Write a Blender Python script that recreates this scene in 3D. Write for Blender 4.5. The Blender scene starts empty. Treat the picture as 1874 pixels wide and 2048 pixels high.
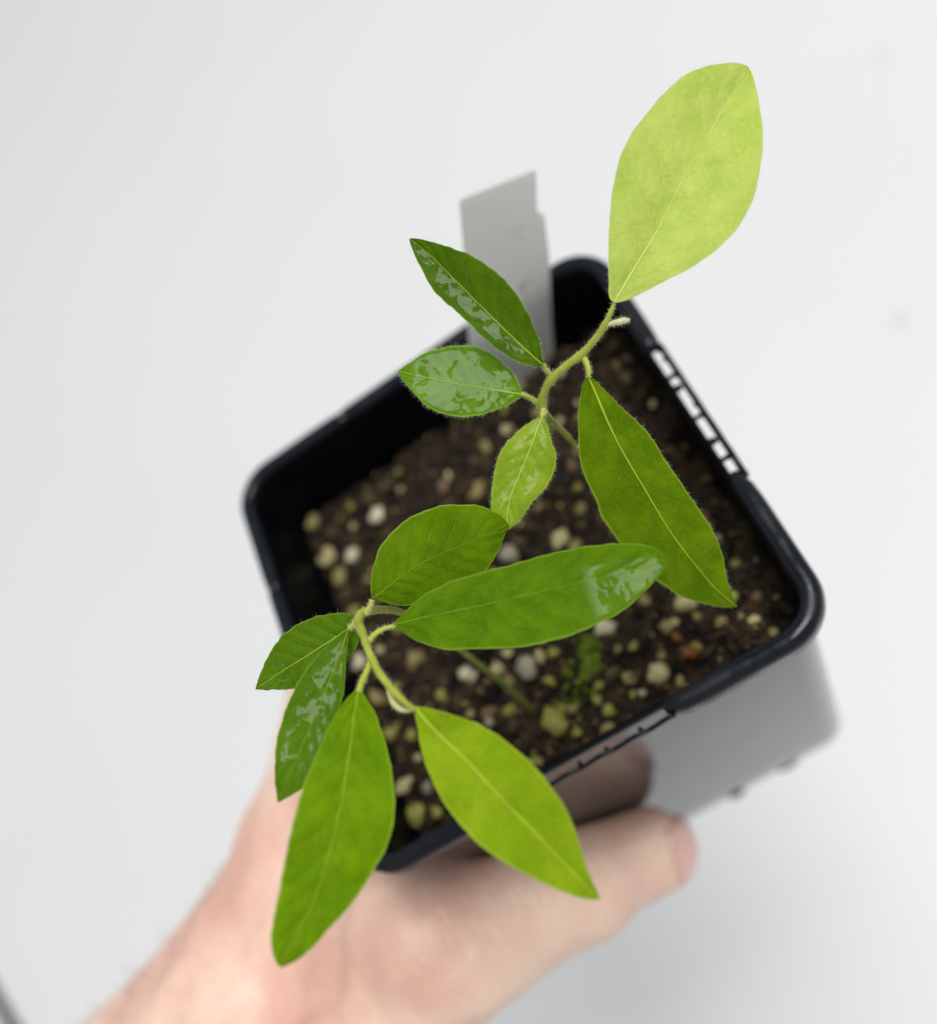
import bpy, bmesh, math, random
import numpy as np
from mathutils import Vector, noise as mnoise

random.seed(7)
rng = np.random.default_rng(7)
scene = bpy.context.scene
C = scene.collection

# ------------------------------------------------------------------ camera
# pot space: millimetres, origin at the middle of the pot's rim, z up.
ZR = 420.0                                    # rim height above the white tabletop (mm)
IMW, IMH, FPX = 1874.0, 2048.0, 2100.0
R = np.array([[0.8242208859629627, -0.36291643916999883, -0.43468562125126364],
              [0.527034897230472, 0.7723937841387196, 0.3544602365923924],
              [0.20710902501748749, -0.5212480219665467, 0.8278927172963102]])
CAM = np.array([43.796994379580724, -104.1782268238141, 177.7247282711531])
FOCUS, APERTURE = 157.0, 4.6                  # mm: focus distance, pupil diameter

def W(p):                                     # pot mm -> world m
    p = np.asarray(p, float)
    return (p + np.array([0, 0, ZR])) / 1000.0

cam_d = bpy.data.cameras.new('camera')
cam_d.sensor_fit = 'HORIZONTAL'; cam_d.sensor_width = 36.0
cam_d.lens = 36.0 * FPX / IMW
cam_d.clip_start = 0.005; cam_d.clip_end = 60.0
cam_d.dof.use_dof = True
cam_d.dof.focus_distance = FOCUS / 1000.0
cam_d.dof.aperture_fstop = cam_d.lens / APERTURE
cam_o = bpy.data.objects.new('camera', cam_d); C.objects.link(cam_o)
from mathutils import Matrix
m4 = Matrix(R.T.tolist()).to_4x4(); m4.translation = Vector(W(CAM))
cam_o.matrix_world = m4
scene.camera = cam_o

# ------------------------------------------------------------------ light
world = bpy.data.worlds.new('World'); scene.world = world; world.use_nodes = True
bg = world.node_tree.nodes['Background']
bg.inputs['Color'].default_value = (0.93, 0.965, 1.0, 1)
bg.inputs['Strength'].default_value = 0.44
def area(name, loc_mm, target_mm, size, power, col):
    l = bpy.data.lights.new(name, 'AREA'); l.shape = 'SQUARE'; l.size = size; l.energy = power; l.color = col
    o = bpy.data.objects.new(name, l); C.objects.link(o)
    o.location = Vector(W(loc_mm))
    o.rotation_euler = (Vector(W(target_mm)) - o.location).to_track_quat('-Z', 'Y').to_euler()
    return o
LIGHT = np.array([950.0, 60.0, 2900.0])
area('skylight_panel', LIGHT, (0, 0, 0), 1.6, 81.0, (1.0, 0.99, 0.97))

scene.view_settings.view_transform = 'Standard'
scene.view_settings.look = 'None'
scene.view_settings.exposure = 0.0
scene.view_settings.gamma = 1.0
scene.view_settings.use_curve_mapping = False
scene.render.engine = 'CYCLES'
scene.cycles.use_denoising = True
scene.cycles.max_bounces = 10
scene.cycles.transparent_max_bounces = 12
scene.cycles.sample_clamp_indirect = 6.0

# ------------------------------------------------------------------ helpers
def ray(x, y):
    return R.T @ np.array([(x - IMW / 2) / FPX, -(y - IMH / 2) / FPX, -1.0])
def at(x, y, depth):
    return CAM + depth * ray(x, y)
def onz(x, y, z):
    d = ray(x, y); k = (z - CAM[2]) / d[2]
    return CAM + k * d, k

def tag(o, label=None, cat=None, group=None, kind=None):
    if label: o['label'] = label
    if cat: o['category'] = cat
    if group: o['group'] = group
    if kind: o['kind'] = kind
    return o
def empty(name, loc_mm, label, cat, group=None):
    o = bpy.data.objects.new(name, None); C.objects.link(o)
    o.location = Vector(W(loc_mm)); o.empty_display_size = 0.01
    return tag(o, label, cat, group)
def worldloc(o):
    v = Vector((0, 0, 0))
    while o is not None:
        v = v + o.location; o = o.parent
    return v
def mesh(name, verts_mm, faces, mat, parent=None, origin=None, smooth=True):
    """verts in pot mm. origin (mm) = object origin when top level"""
    v = W(np.asarray(verts_mm, float).reshape(-1, 3))
    if parent is not None:
        if origin is not None:
            loc = np.array(W(origin)) - np.array(worldloc(parent))
        else:
            loc = np.zeros(3)
        base = np.array(worldloc(parent)) + loc
    else:
        loc = np.array(W(origin)) if origin is not None else np.zeros(3)
        base = loc
    me = bpy.data.meshes.new(name)
    me.from_pydata((v - base).tolist(), [], [list(map(int, f)) for f in faces])
    me.update()
    if smooth:
        me.polygons.foreach_set('use_smooth', [True] * len(me.polygons))
    if mat: me.materials.append(mat)
    o = bpy.data.objects.new(name, me); C.objects.link(o)
    o.parent = parent; o.location = Vector(loc)
    return o

def smooth_poly(pts, it=3):
    p = np.asarray(pts, float)
    for _ in range(it):
        q = np.empty((2 * len(p), p.shape[1]))
        q[0] = p[0]; q[-1] = p[-1]
        q[1:-1:2] = 0.75 * p[:-1] + 0.25 * p[1:]
        q[2:-1:2] = 0.25 * p[:-1] + 0.75 * p[1:]
        p = q
    return p
def resample(p, n):
    p = np.asarray(p, float)
    s = np.concatenate([[0], np.cumsum(np.linalg.norm(np.diff(p[:, :2] if p.shape[1] == 2 else p, axis=0), axis=1))])
    t = np.linspace(0, s[-1], n)
    return np.stack([np.interp(t, s, p[:, k]) for k in range(p.shape[1])], 1)

def tube(path, radii, seg=10, cap=True):
    path = np.asarray(path, float); n = len(path)
    radii = np.interp(np.linspace(0, 1, n), np.linspace(0, 1, len(radii)), radii)
    T = np.gradient(path, axis=0); T /= np.linalg.norm(T, axis=1)[:, None] + 1e-12
    ref = np.array([0.0, 0, 1]) if abs(T[0][2]) < 0.9 else np.array([1.0, 0, 0])
    u = np.cross(T[0], ref); u /= np.linalg.norm(u)
    vs, fs = [], []
    for i in range(n):
        u = u - T[i] * (u @ T[i]); u /= np.linalg.norm(u); w = np.cross(T[i], u)
        for k in range(seg):
            a = 2 * math.pi * k / seg
            vs.append(path[i] + radii[i] * (math.cos(a) * u + math.sin(a) * w))
    for i in range(n - 1):
        for k in range(seg):
            k2 = (k + 1) % seg
            fs.append((i * seg + k, i * seg + k2, (i + 1) * seg + k2, (i + 1) * seg + k))
    if cap:
        fs.append(tuple(range(seg))[::-1]); fs.append(tuple((n - 1) * seg + k for k in range(seg)))
    return np.array(vs), fs
def box(cx, cy, cz, sx, sy, sz):
    v = [(cx + a * sx / 2, cy + b * sy / 2, cz + c * sz / 2) for a in (-1, 1) for b in (-1, 1) for c in (-1, 1)]
    f = [(0, 1, 3, 2), (4, 6, 7, 5), (0, 4, 5, 1), (2, 3, 7, 6), (0, 2, 6, 4), (1, 5, 7, 3)]
    return np.array(v), f

# ------------------------------------------------------------------ materials
class NT:
    def __init__(self, name):
        self.m = bpy.data.materials.new(name); self.m.use_nodes = True
        self.t = self.m.node_tree; self.n = self.t.nodes
        self.bsdf = self.n['Principled BSDF']; self.out = self.n['Material Output']
    def add(self, typ, **kw):
        nd = self.n.new(typ)
        for k, v in kw.items():
            if k.startswith('i_'): nd.inputs[k[2:].replace('_', ' ')].default_value = v
            else: setattr(nd, k, v)
        return nd
    def link(self, a, b): self.t.links.new(a, b)
    def val(self, op, a, b=None, c=None, clamp=False):
        nd = self.n.new('ShaderNodeMath'); nd.operation = op; nd.use_clamp = clamp
        for i, x in enumerate((a, b, c)):
            if x is None: continue
            if isinstance(x, (int, float)): nd.inputs[i].default_value = x
            else: self.link(x, nd.inputs[i])
        return nd.outputs[0]
    def mix(self, fac, a, b):
        nd = self.n.new('ShaderNodeMix'); nd.data_type = 'RGBA'
        for s, x in ((nd.inputs[0], fac), (nd.inputs[6], a), (nd.inputs[7], b)):
            if isinstance(x, (int, float)): s.default_value = x
            elif isinstance(x, tuple): s.default_value = (*x[:3], 1)
            else: self.link(x, s)
        return nd.outputs[2]
    def ramp(self, fac, lo, hi):
        nd = self.n.new('ShaderNodeMapRange'); nd.interpolation_type = 'SMOOTHSTEP'
        self.link(fac, nd.inputs[0]); nd.inputs[1].default_value = lo; nd.inputs[2].default_value = hi
        return nd.outputs[0]
    def noise(self, vec, scale, detail=3, rough=0.55, dist=0.0):
        nd = self.add('ShaderNodeTexNoise'); nd.inputs['Scale'].default_value = scale
        nd.inputs['Detail'].default_value = detail; nd.inputs['Roughness'].default_value = rough
        nd.inputs['Distortion'].default_value = dist
        if vec is not None: self.link(vec, nd.inputs['Vector'])
        return nd.outputs['Fac']
    def bump(self, h, strength, dist=0.001, normal=None):
        nd = self.add('ShaderNodeBump'); nd.inputs['Strength'].default_value = strength
        nd.inputs['Distance'].default_value = dist
        self.link(h, nd.inputs['Height'])
        if normal is not None: self.link(normal, nd.inputs['Normal'])
        return nd.outputs[0]
    def objco(self):
        return self.add('ShaderNodeTexCoord').outputs['Object']
    def set(self, **kw):
        for k, v in kw.items():
            s = self.bsdf.inputs[k.replace('_', ' ')]
            if isinstance(v, (int, float)): s.default_value = v
            elif isinstance(v, tuple): s.default_value = (*v[:3], 1) if len(s.default_value) == 4 else v
            else: self.link(v, s)

def simple(name, col, rough=0.5, var=0.15, scale=400, bump=0.0, spec=0.5, bscale=None, **kw):
    t = NT(name); co = t.objco()
    nz = t.noise(co, scale)
    c2 = tuple(c * (1 - var) for c in col); c1 = tuple(min(1, c * (1 + var)) for c in col)
    t.set(Base_Color=t.mix(nz, c2, c1), Roughness=rough, Specular_IOR_Level=spec, **kw)
    if bump:
        t.set(Normal=t.bump(t.noise(co, bscale or scale * 2, 4), bump, 0.0004))
    return t.m

# ------------------------------------------------------------------ tabletop
t = NT('white_laminate'); co = t.objco()
n1 = t.noise(co, 5.0, 3); n2 = t.noise(co, 60.0, 4)
t.set(Base_Color=t.mix(n1, (0.80, 0.805, 0.805), (0.845, 0.845, 0.84)), Roughness=0.45, Specular_IOR_Level=0.3,
      Normal=t.bump(n2, 0.05, 0.001))
M_table = t.m
o = mesh('tabletop', [(-3000, -3000, -ZR), (3000, -3000, -ZR), (3000, 3000, -ZR), (-3000, 3000, -ZR)], [(0, 1, 2, 3)], M_table)
tag(o, kind='structure')
# water drops drying on the white surface and a dark strip at its edge
tw = NT('water'); tw.set(Base_Color=(0.76, 0.77, 0.77), Roughness=0.12, IOR=1.33)
M_water = tw.m
def drop(px, py, rad, h, label):
    c, _ = onz(px, py, -ZR)
    vs, fs = [(c[0], c[1], -ZR + h)], []
    n = 20
    for j in range(1, 5):
        rr = rad * j / 4
        for k in range(n):
            a = 2 * math.pi * k / n
            q = rr * (1 + 0.12 * math.sin(2 * a + px))
            vs.append((c[0] + q * math.cos(a), c[1] + q * math.sin(a), -ZR + 0.3 + h * (1 - (j / 4) ** 2)))
    for k in range(n): fs.append((0, 1 + k, 1 + (k + 1) % n))
    for j in range(3):
        for k in range(n):
            a = 1 + j * n
            fs.append((a + k, a + n + k, a + n + (k + 1) % n, a + (k + 1) % n))
    o = mesh('water_drop', vs, fs, M_water, origin=(c[0], c[1], -ZR))
    tag(o, label, 'water drop', 'water drops on the white surface')
drop(1765, 118, 4.2, 1.5, 'faint small water drop on white surface near the upper right corner')
drop(1803, 640, 5.0, 1.6, 'faint small water drop on white surface right of the pot rim')
M_strip = simple('dark_rubber', (0.02, 0.025, 0.025), 0.6)
a, _ = onz(-60, 1900, -ZR); b, _ = onz(60, 2110, -ZR)
d = (b - a) / np.linalg.norm(b - a); a = a - d * 60; b = b + d * 60
nrm = np.array([-d[1], d[0], 0]); up = np.array([0, 0, 1.0])
prof = [(-4.6, 0.2), (4.6, 0.2), (4.6, 2.2), (3.6, 3.2), (-3.6, 3.2), (-4.6, 2.2)]
vs = [e + nrm * x + up * z for e in (a, b) for x, z in prof]
fs = [tuple(range(6)), tuple(range(6, 12))[::-1]] + [(k, k + 6, (k + 1) % 6 + 6, (k + 1) % 6) for k in range(6)]
o = mesh('edge_strip', vs, fs, M_strip, origin=(a + b) / 2, smooth=False)
tag(o, 'thin dark strip crossing the white surface at the lower left corner', 'strip')

# ------------------------------------------------------------------ pot
HALF, TAPER, POTH, WT = 47.3, 8.6 / 130.0, 130.0, 1.1
def half_at(z): return HALF + TAPER * z + 0.0
def rsq(half, r, z, n=10):
    """rounded square loop"""
    pts = []
    for k, (sx, sy) in enumerate(((1, -1), (1, 1), (-1, 1), (-1, -1))):
        a0 = -math.pi / 2 + k * math.pi / 2
        for j in range(n + 1):
            a = a0 + (math.pi / 2) * j / n
            pts.append((sx * (half - r) + r * math.cos(a), sy * (half - r) + r * math.sin(a), z))
    return pts
t = NT('black_gloss_plastic'); co = t.objco()
sc = t.noise(co, 900.0, 3); big = t.noise(co, 30.0, 3)
t.set(Base_Color=t.mix(big, (0.0035, 0.0045, 0.0065), (0.006, 0.007, 0.009)), Roughness=t.val('MULTIPLY_ADD', big, 0.10, 0.05), IOR=1.34,
      Normal=t.bump(t.val('ADD', big, t.val('MULTIPLY', t.noise(co, 11.0, 2), 2.5)), 0.16, 0.0010))
M_wall = t.m
t = NT('black_rim_plastic'); co = t.objco()
big = t.noise(co, 220.0, 4)
t.set(Base_Color=t.mix(big, (0.003, 0.0045, 0.008), (0.008, 0.010, 0.015)), Roughness=t.val('MULTIPLY_ADD', t.ramp(t.noise(co, 90.0, 3), 0.42, 0.6), 0.3, 0.12), IOR=1.5, Specular_IOR_Level=0.3,
      Normal=t.bump(big, 0.12, 0.0004))
M_rim = t.m
t = NT('black_matt_inside'); co = t.objco()
big = t.noise(co, 300.0, 4)
t.set(Base_Color=t.mix(big, (0.0012, 0.0016, 0.0028), (0.003, 0.0036, 0.005)), Roughness=0.4, IOR=1.45, Specular_IOR_Level=0.15)
M_in = t.m

pot = empty('plant_pot', (0, 0, -POTH), 'square black glossy plastic plant pot held over the white surface', 'plant pot')
zs = [0.0, -0.4, -3, -12, -30, -60, -90, -115, -126, -129, -130]
loops = []
for z in zs:
    h = half_at(z) - (0.5 if z == 0 else 0) - (1.6 if z == -130 else 0) - (0.5 if z == -129 else 0)
    loops.append(rsq(h, 7.5, z))
vs = [p for l in loops for p in l]; n = len(loops[0]); fs = []
for i in range(len(loops) - 1):
    for k in range(n):
        k2 = (k + 1) % n
        fs.append((i * n + k, (i + 1) * n + k, (i + 1) * n + k2, i * n + k2))
fs.append(tuple((len(loops) - 1) * n + k for k in range(n))[::-1])
mesh('outer_wall', vs, fs, M_wall, pot)
zi = [0.0, -0.5, -3, -12, -24, -40, -127]
loops = []
for z in zi:
    loops.append(rsq(half_at(z) - (0.5 if z == 0 else WT), 6.8 if z else 7.3, z + 0.003))
vs = [p for l in loops for p in l]; fs = []
for i in range(len(loops) - 1):
    for k in range(n):
        k2 = (k + 1) % n
        fs.append((i * n + k, i * n + k2, (i + 1) * n + k2, (i + 1) * n + k))
mesh('inner_wall', vs, fs, M_in, pot)
# rim: a rolled lip round each corner, a slotted rail in the middle of each side
LIP = [(-1.15, -1.6), (-1.1, -0.4), (-0.75, 0.3), (-0.1, 0.6), (0.8, 0.65), (1.6, 0.45), (2.25, 0.0), (2.65, -0.8), (2.75, -3.2), (2.2, -3.5), (1.9, -1.6), (1.2, -0.7), (0.3, -0.8)]
SLOT = 16.0
def rot4(p, k):
    x, y, z = p
    for _ in range(k): x, y = -y, x
    return (x, y, z)
def lip_sweep():
    path = []                                   # (x, y, nx, ny) along the wall top, from side -y (x=SLOT) round corner to side +x
    r = 7.5
    for x in np.linspace(SLOT, HALF - r, 8)[:-1]: path.append((x, -HALF, 0, -1))
    for j in range(13):
        a = -math.pi / 2 + math.pi / 2 * j / 12
        path.append((HALF - r + r * math.cos(a), -(HALF - r) + r * math.sin(a), math.cos(a), math.sin(a)))
    for y in np.linspace(-(HALF - r), -SLOT, 8)[1:]: path.append((HALF, y, 1, 0))
    vs, fs = [], []; m = len(LIP)
    L = len(path)
    for i, (x, y, nx, ny) in enumerate(path):
        e = min(i, L - 1 - i)
        s = {0: 0.55, 1: 0.93}.get(e, 1.0)
        for a, z in LIP:
            vs.append((x + nx * (a * s if a > 0 else a), y + ny * (a * s if a > 0 else a), z * (s if z < 0 else 1) if e == 0 else z))
    for i in range(L - 1):
        for k in range(m):
            k2 = (k + 1) % m
            fs.append((i * m + k, i * m + k2, (i + 1) * m + k2, (i + 1) * m + k))
    fs.append(tuple(range(m))[::-1]); fs.append(tuple((L - 1) * m + k for k in range(m)))
    return vs, fs
lv, lf = lip_sweep()
for k in range(4):
    mesh('rim_corner', [rot4(p, k) for p in lv], lf, M_rim, pot)
    if k > 1:                                   # the two far sides carry a plain lip
        v = []; m_ = len(LIP)
        for x in np.linspace(-SLOT - 1.5, SLOT + 1.5, 12): v += [(x, -HALF - a * (0.985 if a > 0 else 1), z * 0.985) for a, z in LIP]
        f = [(i * m_ + q, (i + 1) * m_ + q, (i + 1) * m_ + (q + 1) % m_, i * m_ + (q + 1) % m_) for i in range(11) for q in range(m_)]
        mesh('rim_side', [rot4(p, k) for p in v], f, M_rim, pot)
        continue
    v, f = tube([(x, -HALF - 2.1, -0.8 + 0.25 * math.sin(x * 0.9)) for x in np.linspace(-SLOT - 1.2, SLOT + 1.2, 30)], [0.66 if k else 0.48], 8)
    v[:, 2] = (v[:, 2] + 0.8) * 1.5 - 1.2
    mesh('rim_rail', [rot4(p, k) for p in v], f, M_wall, pot)
    for x, kind in ((-12.3, 'out'), (-7.8, 'in'), (-1.7, 'out'), (1.0, 'nub'), (6.2, 'in'), (9.2, 'out'), (13.6, 'nub')) if k else ((-9.5, 'nub'), (-2.0, 'nub'), (3.5, 'nub'), (10.5, 'nub')):
        q = random.uniform(0.85, 1.15)
        if kind == 'out': p = [(x, -HALF - 2.1, -0.9), (x + .2, -HALF - 1.6, -1.1), (x + .3, -HALF - 0.5, -1.1), (x + .3, -HALF + .1, -1.2)]; rr = [0.9 * q, 0.62, 0.5 * q, 0.6]
        elif kind == 'in': p = [(x, -HALF + 0.2, -0.7), (x, -HALF - 0.7, -0.8), (x - .3, -HALF - 1.5 * q, -0.8)]; rr = [1.0 * q, 0.8, 0.3]
        else: p = [(x, -HALF - 2.1, -0.8), (x, -HALF - 1.7, -0.8), (x, -HALF - 1.1 * q, -0.8)]; rr = [0.8, 0.6, 0.3] if k else [0.7, 0.5, 0.25]
        v, f = tube(smooth_poly(p, 2), rr, 7)
        mesh('rim_rib', [rot4(q_, k) for q_ in v], f, M_wall, pot)
M_foot = simple('scuffed_black_plastic', (0.02, 0.02, 0.018), 0.5)
M_dirt = simple('tan_dirt', (0.33, 0.25, 0.12), 0.9, 0.4, 1200)
for px, py, mt, nm, rr in ((1484, 1606, M_foot, 'foot', 2.0), (1580, 1556, M_foot, 'foot', 1.5), (1596, 1551, M_dirt, 'drain_crumb', 1.7)):
    hb = half_at(-130); p, _ = onz(px, py, -130.5)
    p = np.array([p[0], max(p[1], -hb + 1.2), -131.0])
    bm = bmesh.new(); bmesh.ops.create_icosphere(bm, subdivisions=2, radius=1.0)
    v = np.array([q.co[:] for q in bm.verts]); f = [[q.index for q in fc.verts] for fc in bm.faces]; bm.free()
    v = v * np.array([rr * 1.5, rr * 0.8, rr * 0.8]) * (1 + 0.15 * np.sin(v[:, :1] * 5 + v[:, 1:2] * 4)) + p
    mesh(nm, v, f, mt, pot)

# ------------------------------------------------------------------ soil
SOILZ = -20.0
def fnoise(x, y, s, o=0.0): return mnoise.noise(Vector((x * s + o, y * s - o, o * 0.37)))
def soil_z(x, y):
    return (SOILZ + 2.0 * fnoise(x, y, 0.05, 3.1) + 2.8 * fnoise(x, y, 0.16, 7.7) + 2.2 * fnoise(x, y, 0.42, 1.3)
            + 0.8 * fnoise(x, y, 1.1, 5.9) - 1.2 * max(0, (max(abs(x), abs(y)) - 38) / 7))
t = NT('dark_potting_soil'); co = t.objco()
na = t.noise(co, 260.0, 5, 0.65); nb = t.noise(co, 70.0, 3); nc = t.noise(co, 1200.0, 3)
c1 = t.mix(t.ramp(na, 0.36, 0.72), (0.002, 0.0013, 0.0008), (0.062, 0.034, 0.017))
mossy = t.ramp(t.noise(co, 28.0, 2), 0.52, 0.70)
c2 = t.mix(t.val('MULTIPLY', mossy, 0.55), c1, (0.020, 0.025, 0.003))
t.set(Base_Color=c2, Roughness=0.85, Specular_IOR_Level=0.25, Normal=t.bump(t.val('ADD', na, nc), 0.9, 0.0008))
M_soil = t.m
G = 96; sh = half_at(SOILZ) - WT - 0.05
vs, fs = [], []
for j in range(G + 1):
    for i in range(G + 1):
        x = -sh + 2 * sh * i / G; y = -sh + 2 * sh * j / G
        qx, qy = abs(x) - (sh - 8), abs(y) - (sh - 8)
        if qx > 0 and qy > 0:                               # round the corners
            L = math.hypot(qx, qy)
            if L > 0:
                s = max(qx, qy) / L
                x = math.copysign(sh - 8 + qx * s, x); y = math.copysign(sh - 8 + qy * s, y)
        vs.append((x, y, soil_z(x, y)))
for j in range(G):
    for i in range(G):
        a = j * (G + 1) + i
        fs.append((a, a + 1, a + G + 2, a + G + 1))
soil = mesh('potting_soil', vs, fs, M_soil, origin=(0, 0, SOILZ))
tag(soil, 'dark crumbly potting soil with round tan granules filling the square pot', 'soil')

def blob(sub=2, seed=0, amp=0.18):
    bm = bmesh.new(); bmesh.ops.create_icosphere(bm, subdivisions=sub, radius=1.0)
    v = np.array([q.co[:] for q in bm.verts]); f = [[q.index for q in fc.verts] for fc in bm.faces]; bm.free()
    k = np.array([1 + amp * mnoise.noise(Vector(p * 1.3) + Vector((seed * 3.1, seed * 1.7, seed))) + 0.35 * amp * mnoise.noise(Vector(p * 4.0) + Vector((seed, 0, 0))) for p in v])
    return v * k[:, None], f
BL = [blob(2, s, 0.85 if s > 3 else 0.5) for s in range(8)]
def gran_mat(name, col):
    t = NT(name); co = t.objco()
    nz = t.noise(co, 700.0, 4, 0.6); n2 = t.noise(co, 250.0, 2)
    c = t.mix(t.ramp(nz, 0.35, 0.7), tuple(x * 0.62 for x in col), col)
    c = t.mix(t.val('MULTIPLY', t.ramp(n2, 0.55, 0.75), 0.5), c, (0.05, 0.035, 0.015))
    t.set(Base_Color=c, Roughness=0.6, Specular_IOR_Level=0.35, Normal=t.bump(nz, 0.5, 0.0003))
    return t.m
GM = {'white': gran_mat('granule_white', (0.74, 0.66, 0.46)), 'cream': gran_mat('granule_cream', (0.58, 0.50, 0.25)),
      'tan': gran_mat('granule_tan', (0.32, 0.26, 0.10)), 'olive': gran_mat('granule_olive', (0.34, 0.32, 0.07)),
      'dim': gran_mat('granule_dim', (0.09, 0.07, 0.028)), 'grey': gran_mat('granule_grey', (0.40, 0.36, 0.26)),
      'pink': gran_mat('granule_pinkish', (0.22, 0.13, 0.08)), 'rust': gran_mat('granule_rust', (0.26, 0.10, 0.02))}
gran_me = {}
def granule(x, y, z, r, col, s=None, squash=0.85, stretch=1.0):
    s = random.randrange(8) if s is None else s
    key = (s, col)
    if key not in gran_me:
        me = bpy.data.meshes.new('granule'); v, f = BL[s]
        me.from_pydata((v * 0.001).tolist(), [], f); me.polygons.foreach_set('use_smooth', [True] * len(f)); me.materials.append(GM[col]); me.update()
        gran_me[key] = me
    o = bpy.data.objects.new('granule', gran_me[key]); C.objects.link(o)
    o.parent = soil; o.location = Vector(W((x, y, z))) - soil.location
    o.scale = (r * stretch, r, r * squash); o.rotation_euler = (random.uniform(-.4, .4), random.uniform(-.4, .4), random.uniform(0, 6.28))
    return o
taken = []
ZA = (460, 640, 3.055); ZD = (480, 960, 2.976); ZL = (900, 1240, 3.69); ZF = (1080, 660, 3.075); Z4 = (480, 1260, 2.428); ZB = (760, 440, 3.055); ZT = (760, 80, 2.306); ZM = (400, 420, 1.3977)
seen = [(ZA, 910, 1015, 42, 'dim'), (ZA, 865, 1100, 46, 'dim'), (ZA, 915, 1205, 56, 'white'), (ZA, 535, 1255, 52, 'tan'), (ZA, 640, 1310, 42, 'dim'),
        (ZA, 615, 1455, 58, 'cream'), (ZA, 745, 1440, 50, 'white'), (ZA, 650, 1570, 52, 'tan'), (ZA, 1540, 760, 50, 'tan'), (ZA, 1300, 1010, 48, 'pink'), (ZA, 1525, 1035, 48, 'tan'),
        (ZD, 700, 1090, 46, 'white'), (ZD, 1040, 1070, 56, 'tan'), (ZD, 1330, 1150, 62, 'white'), (ZD, 1520, 1120, 46, 'cream'), (ZD, 1190, 1280, 40, 'olive'),
        (ZD, 800, 1290, 58, 'tan'), (ZD, 890, 1510, 44, 'olive'), (ZD, 1020, 1520, 40, 'olive'), (ZD, 640, 770, 42, 'olive'), (ZD, 1590, 430, 55, 'grey'), (ZD, 1650, 350, 40, 'dim'),
        (ZL, 600, 370, 86, 'grey'), (ZL, 650, 270, 55, 'cream'), (ZL, 1130, 50, 78, 'white'), (ZL, 770, 780, 100, 'olive'), (ZL, 420, 670, 58, 'olive'),
        (ZL, 245, 665, 46, 'pink'), (ZL, 265, 755, 42, 'grey'), (ZL, 1190, 680, 50, 'olive'), (ZL, 1110, 490, 40, 'olive'), (ZL, 1095, 595, 44, 'olive'), (ZL, 890, 650, 46, 'tan'),
        (ZL, 820, 640, 36, 'olive'), (ZL, 1350, 450, 50, 'tan'), (ZL, 1530, 390, 84, 'cream'), (ZL, 1620, 70, 56, 'tan'), (ZL, 1680, 40, 40, 'cream'), (ZL, 1350, 190, 38, 'olive'),
        (ZL, 1150, 800, 46, 'tan'), (ZL, 930, 830, 44, 'olive'), (ZL, 1780, 260, 58, 'rust'), (ZL, 1820, 200, 50, 'tan'), (ZL, 1700, 150, 36, 'rust'), (ZL, 770, 250, 50, 'olive'), (ZL, 880, 390, 30, 'pink'),
        (ZL, 1200, 410, 60, 'dim'), (ZL, 650, 1045, 42, 'tan'), (ZL, 730, 960, 40, 'dim'), (ZL, 1700, 440, 36, 'tan'), (ZL, 1440, 560, 30, 'grey'),
        (ZF, 105, 1270, 66, 'cream'), (ZF, 200, 1320, 44, 'tan'), (ZF, 900, 1670, 72, 'cream'), (ZF, 545, 310, 46, 'dim'), (ZF, 1190, 1420, 38, 'tan'), (ZF, 1110, 1790, 44, 'tan'), (ZF, 1330, 1800, 34, 'cream'),
        (ZF, 640, 1660, 46, 'tan'), (ZF, 1060, 890, 40, 'dim'), (ZF, 430, 80, 44, 'dim'), (ZF, 250, 1180, 46, 'dim'), (ZF, 1330, 1640, 40, 'pink'), (ZF, 1430, 1850, 36, 'tan'), (ZF, 1100, 1290, 34, 'grey'),
        (Z4, 760, 780, 42, 'cream'), (Z4, 790, 930, 56, 'olive'), (Z4, 960, 890, 34, 'olive'), (Z4, 890, 760, 32, 'grey'), (Z4, 830, 880, 30, 'dim'), (Z4, 1000, 530, 30, 'dim'), (Z4, 720, 500, 36, 'olive'), (Z4, 1430, 640, 28, 'olive')]
for (x0, y0, s), zx, zy, rz, col in seen:
    px, py = x0 + zx / s, y0 + zy / s
    p, dep = onz(px, py, SOILZ + 1.0)
    lim = sh - 1.8
    if abs(p[0]) > lim or abs(p[1]) > lim: p[0] = np.clip(p[0], -lim, lim); p[1] = np.clip(p[1], -lim, lim)
    r = max(0.7, (rz / s) * dep / FPX * 0.94)
    granule(p[0], p[1], soil_z(p[0], p[1]) + r * 0.5, r, col, stretch=random.uniform(0.95, 1.25))
    taken.append((p[0], p[1], r))
cols = ['dim', 'tan', 'olive', 'dim', 'tan', 'pink', 'olive', 'cream', 'tan']
k = 0
while k < 170:
    x, y = rng.uniform(-sh + 2, sh - 2, 2); r = rng.uniform(0.45, 1.25)
    if any((x - a) ** 2 + (y - b) ** 2 < (c + r) ** 2 * 1.1 for a, b, c in taken): continue
    taken.append((x, y, r)); k += 1
    granule(x, y, soil_z(x, y) + r * 0.35, r, cols[rng.integers(len(cols))], s=int(rng.integers(4, 8)), squash=rng.uniform(.6, .95), stretch=rng.uniform(.9, 1.5))
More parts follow.
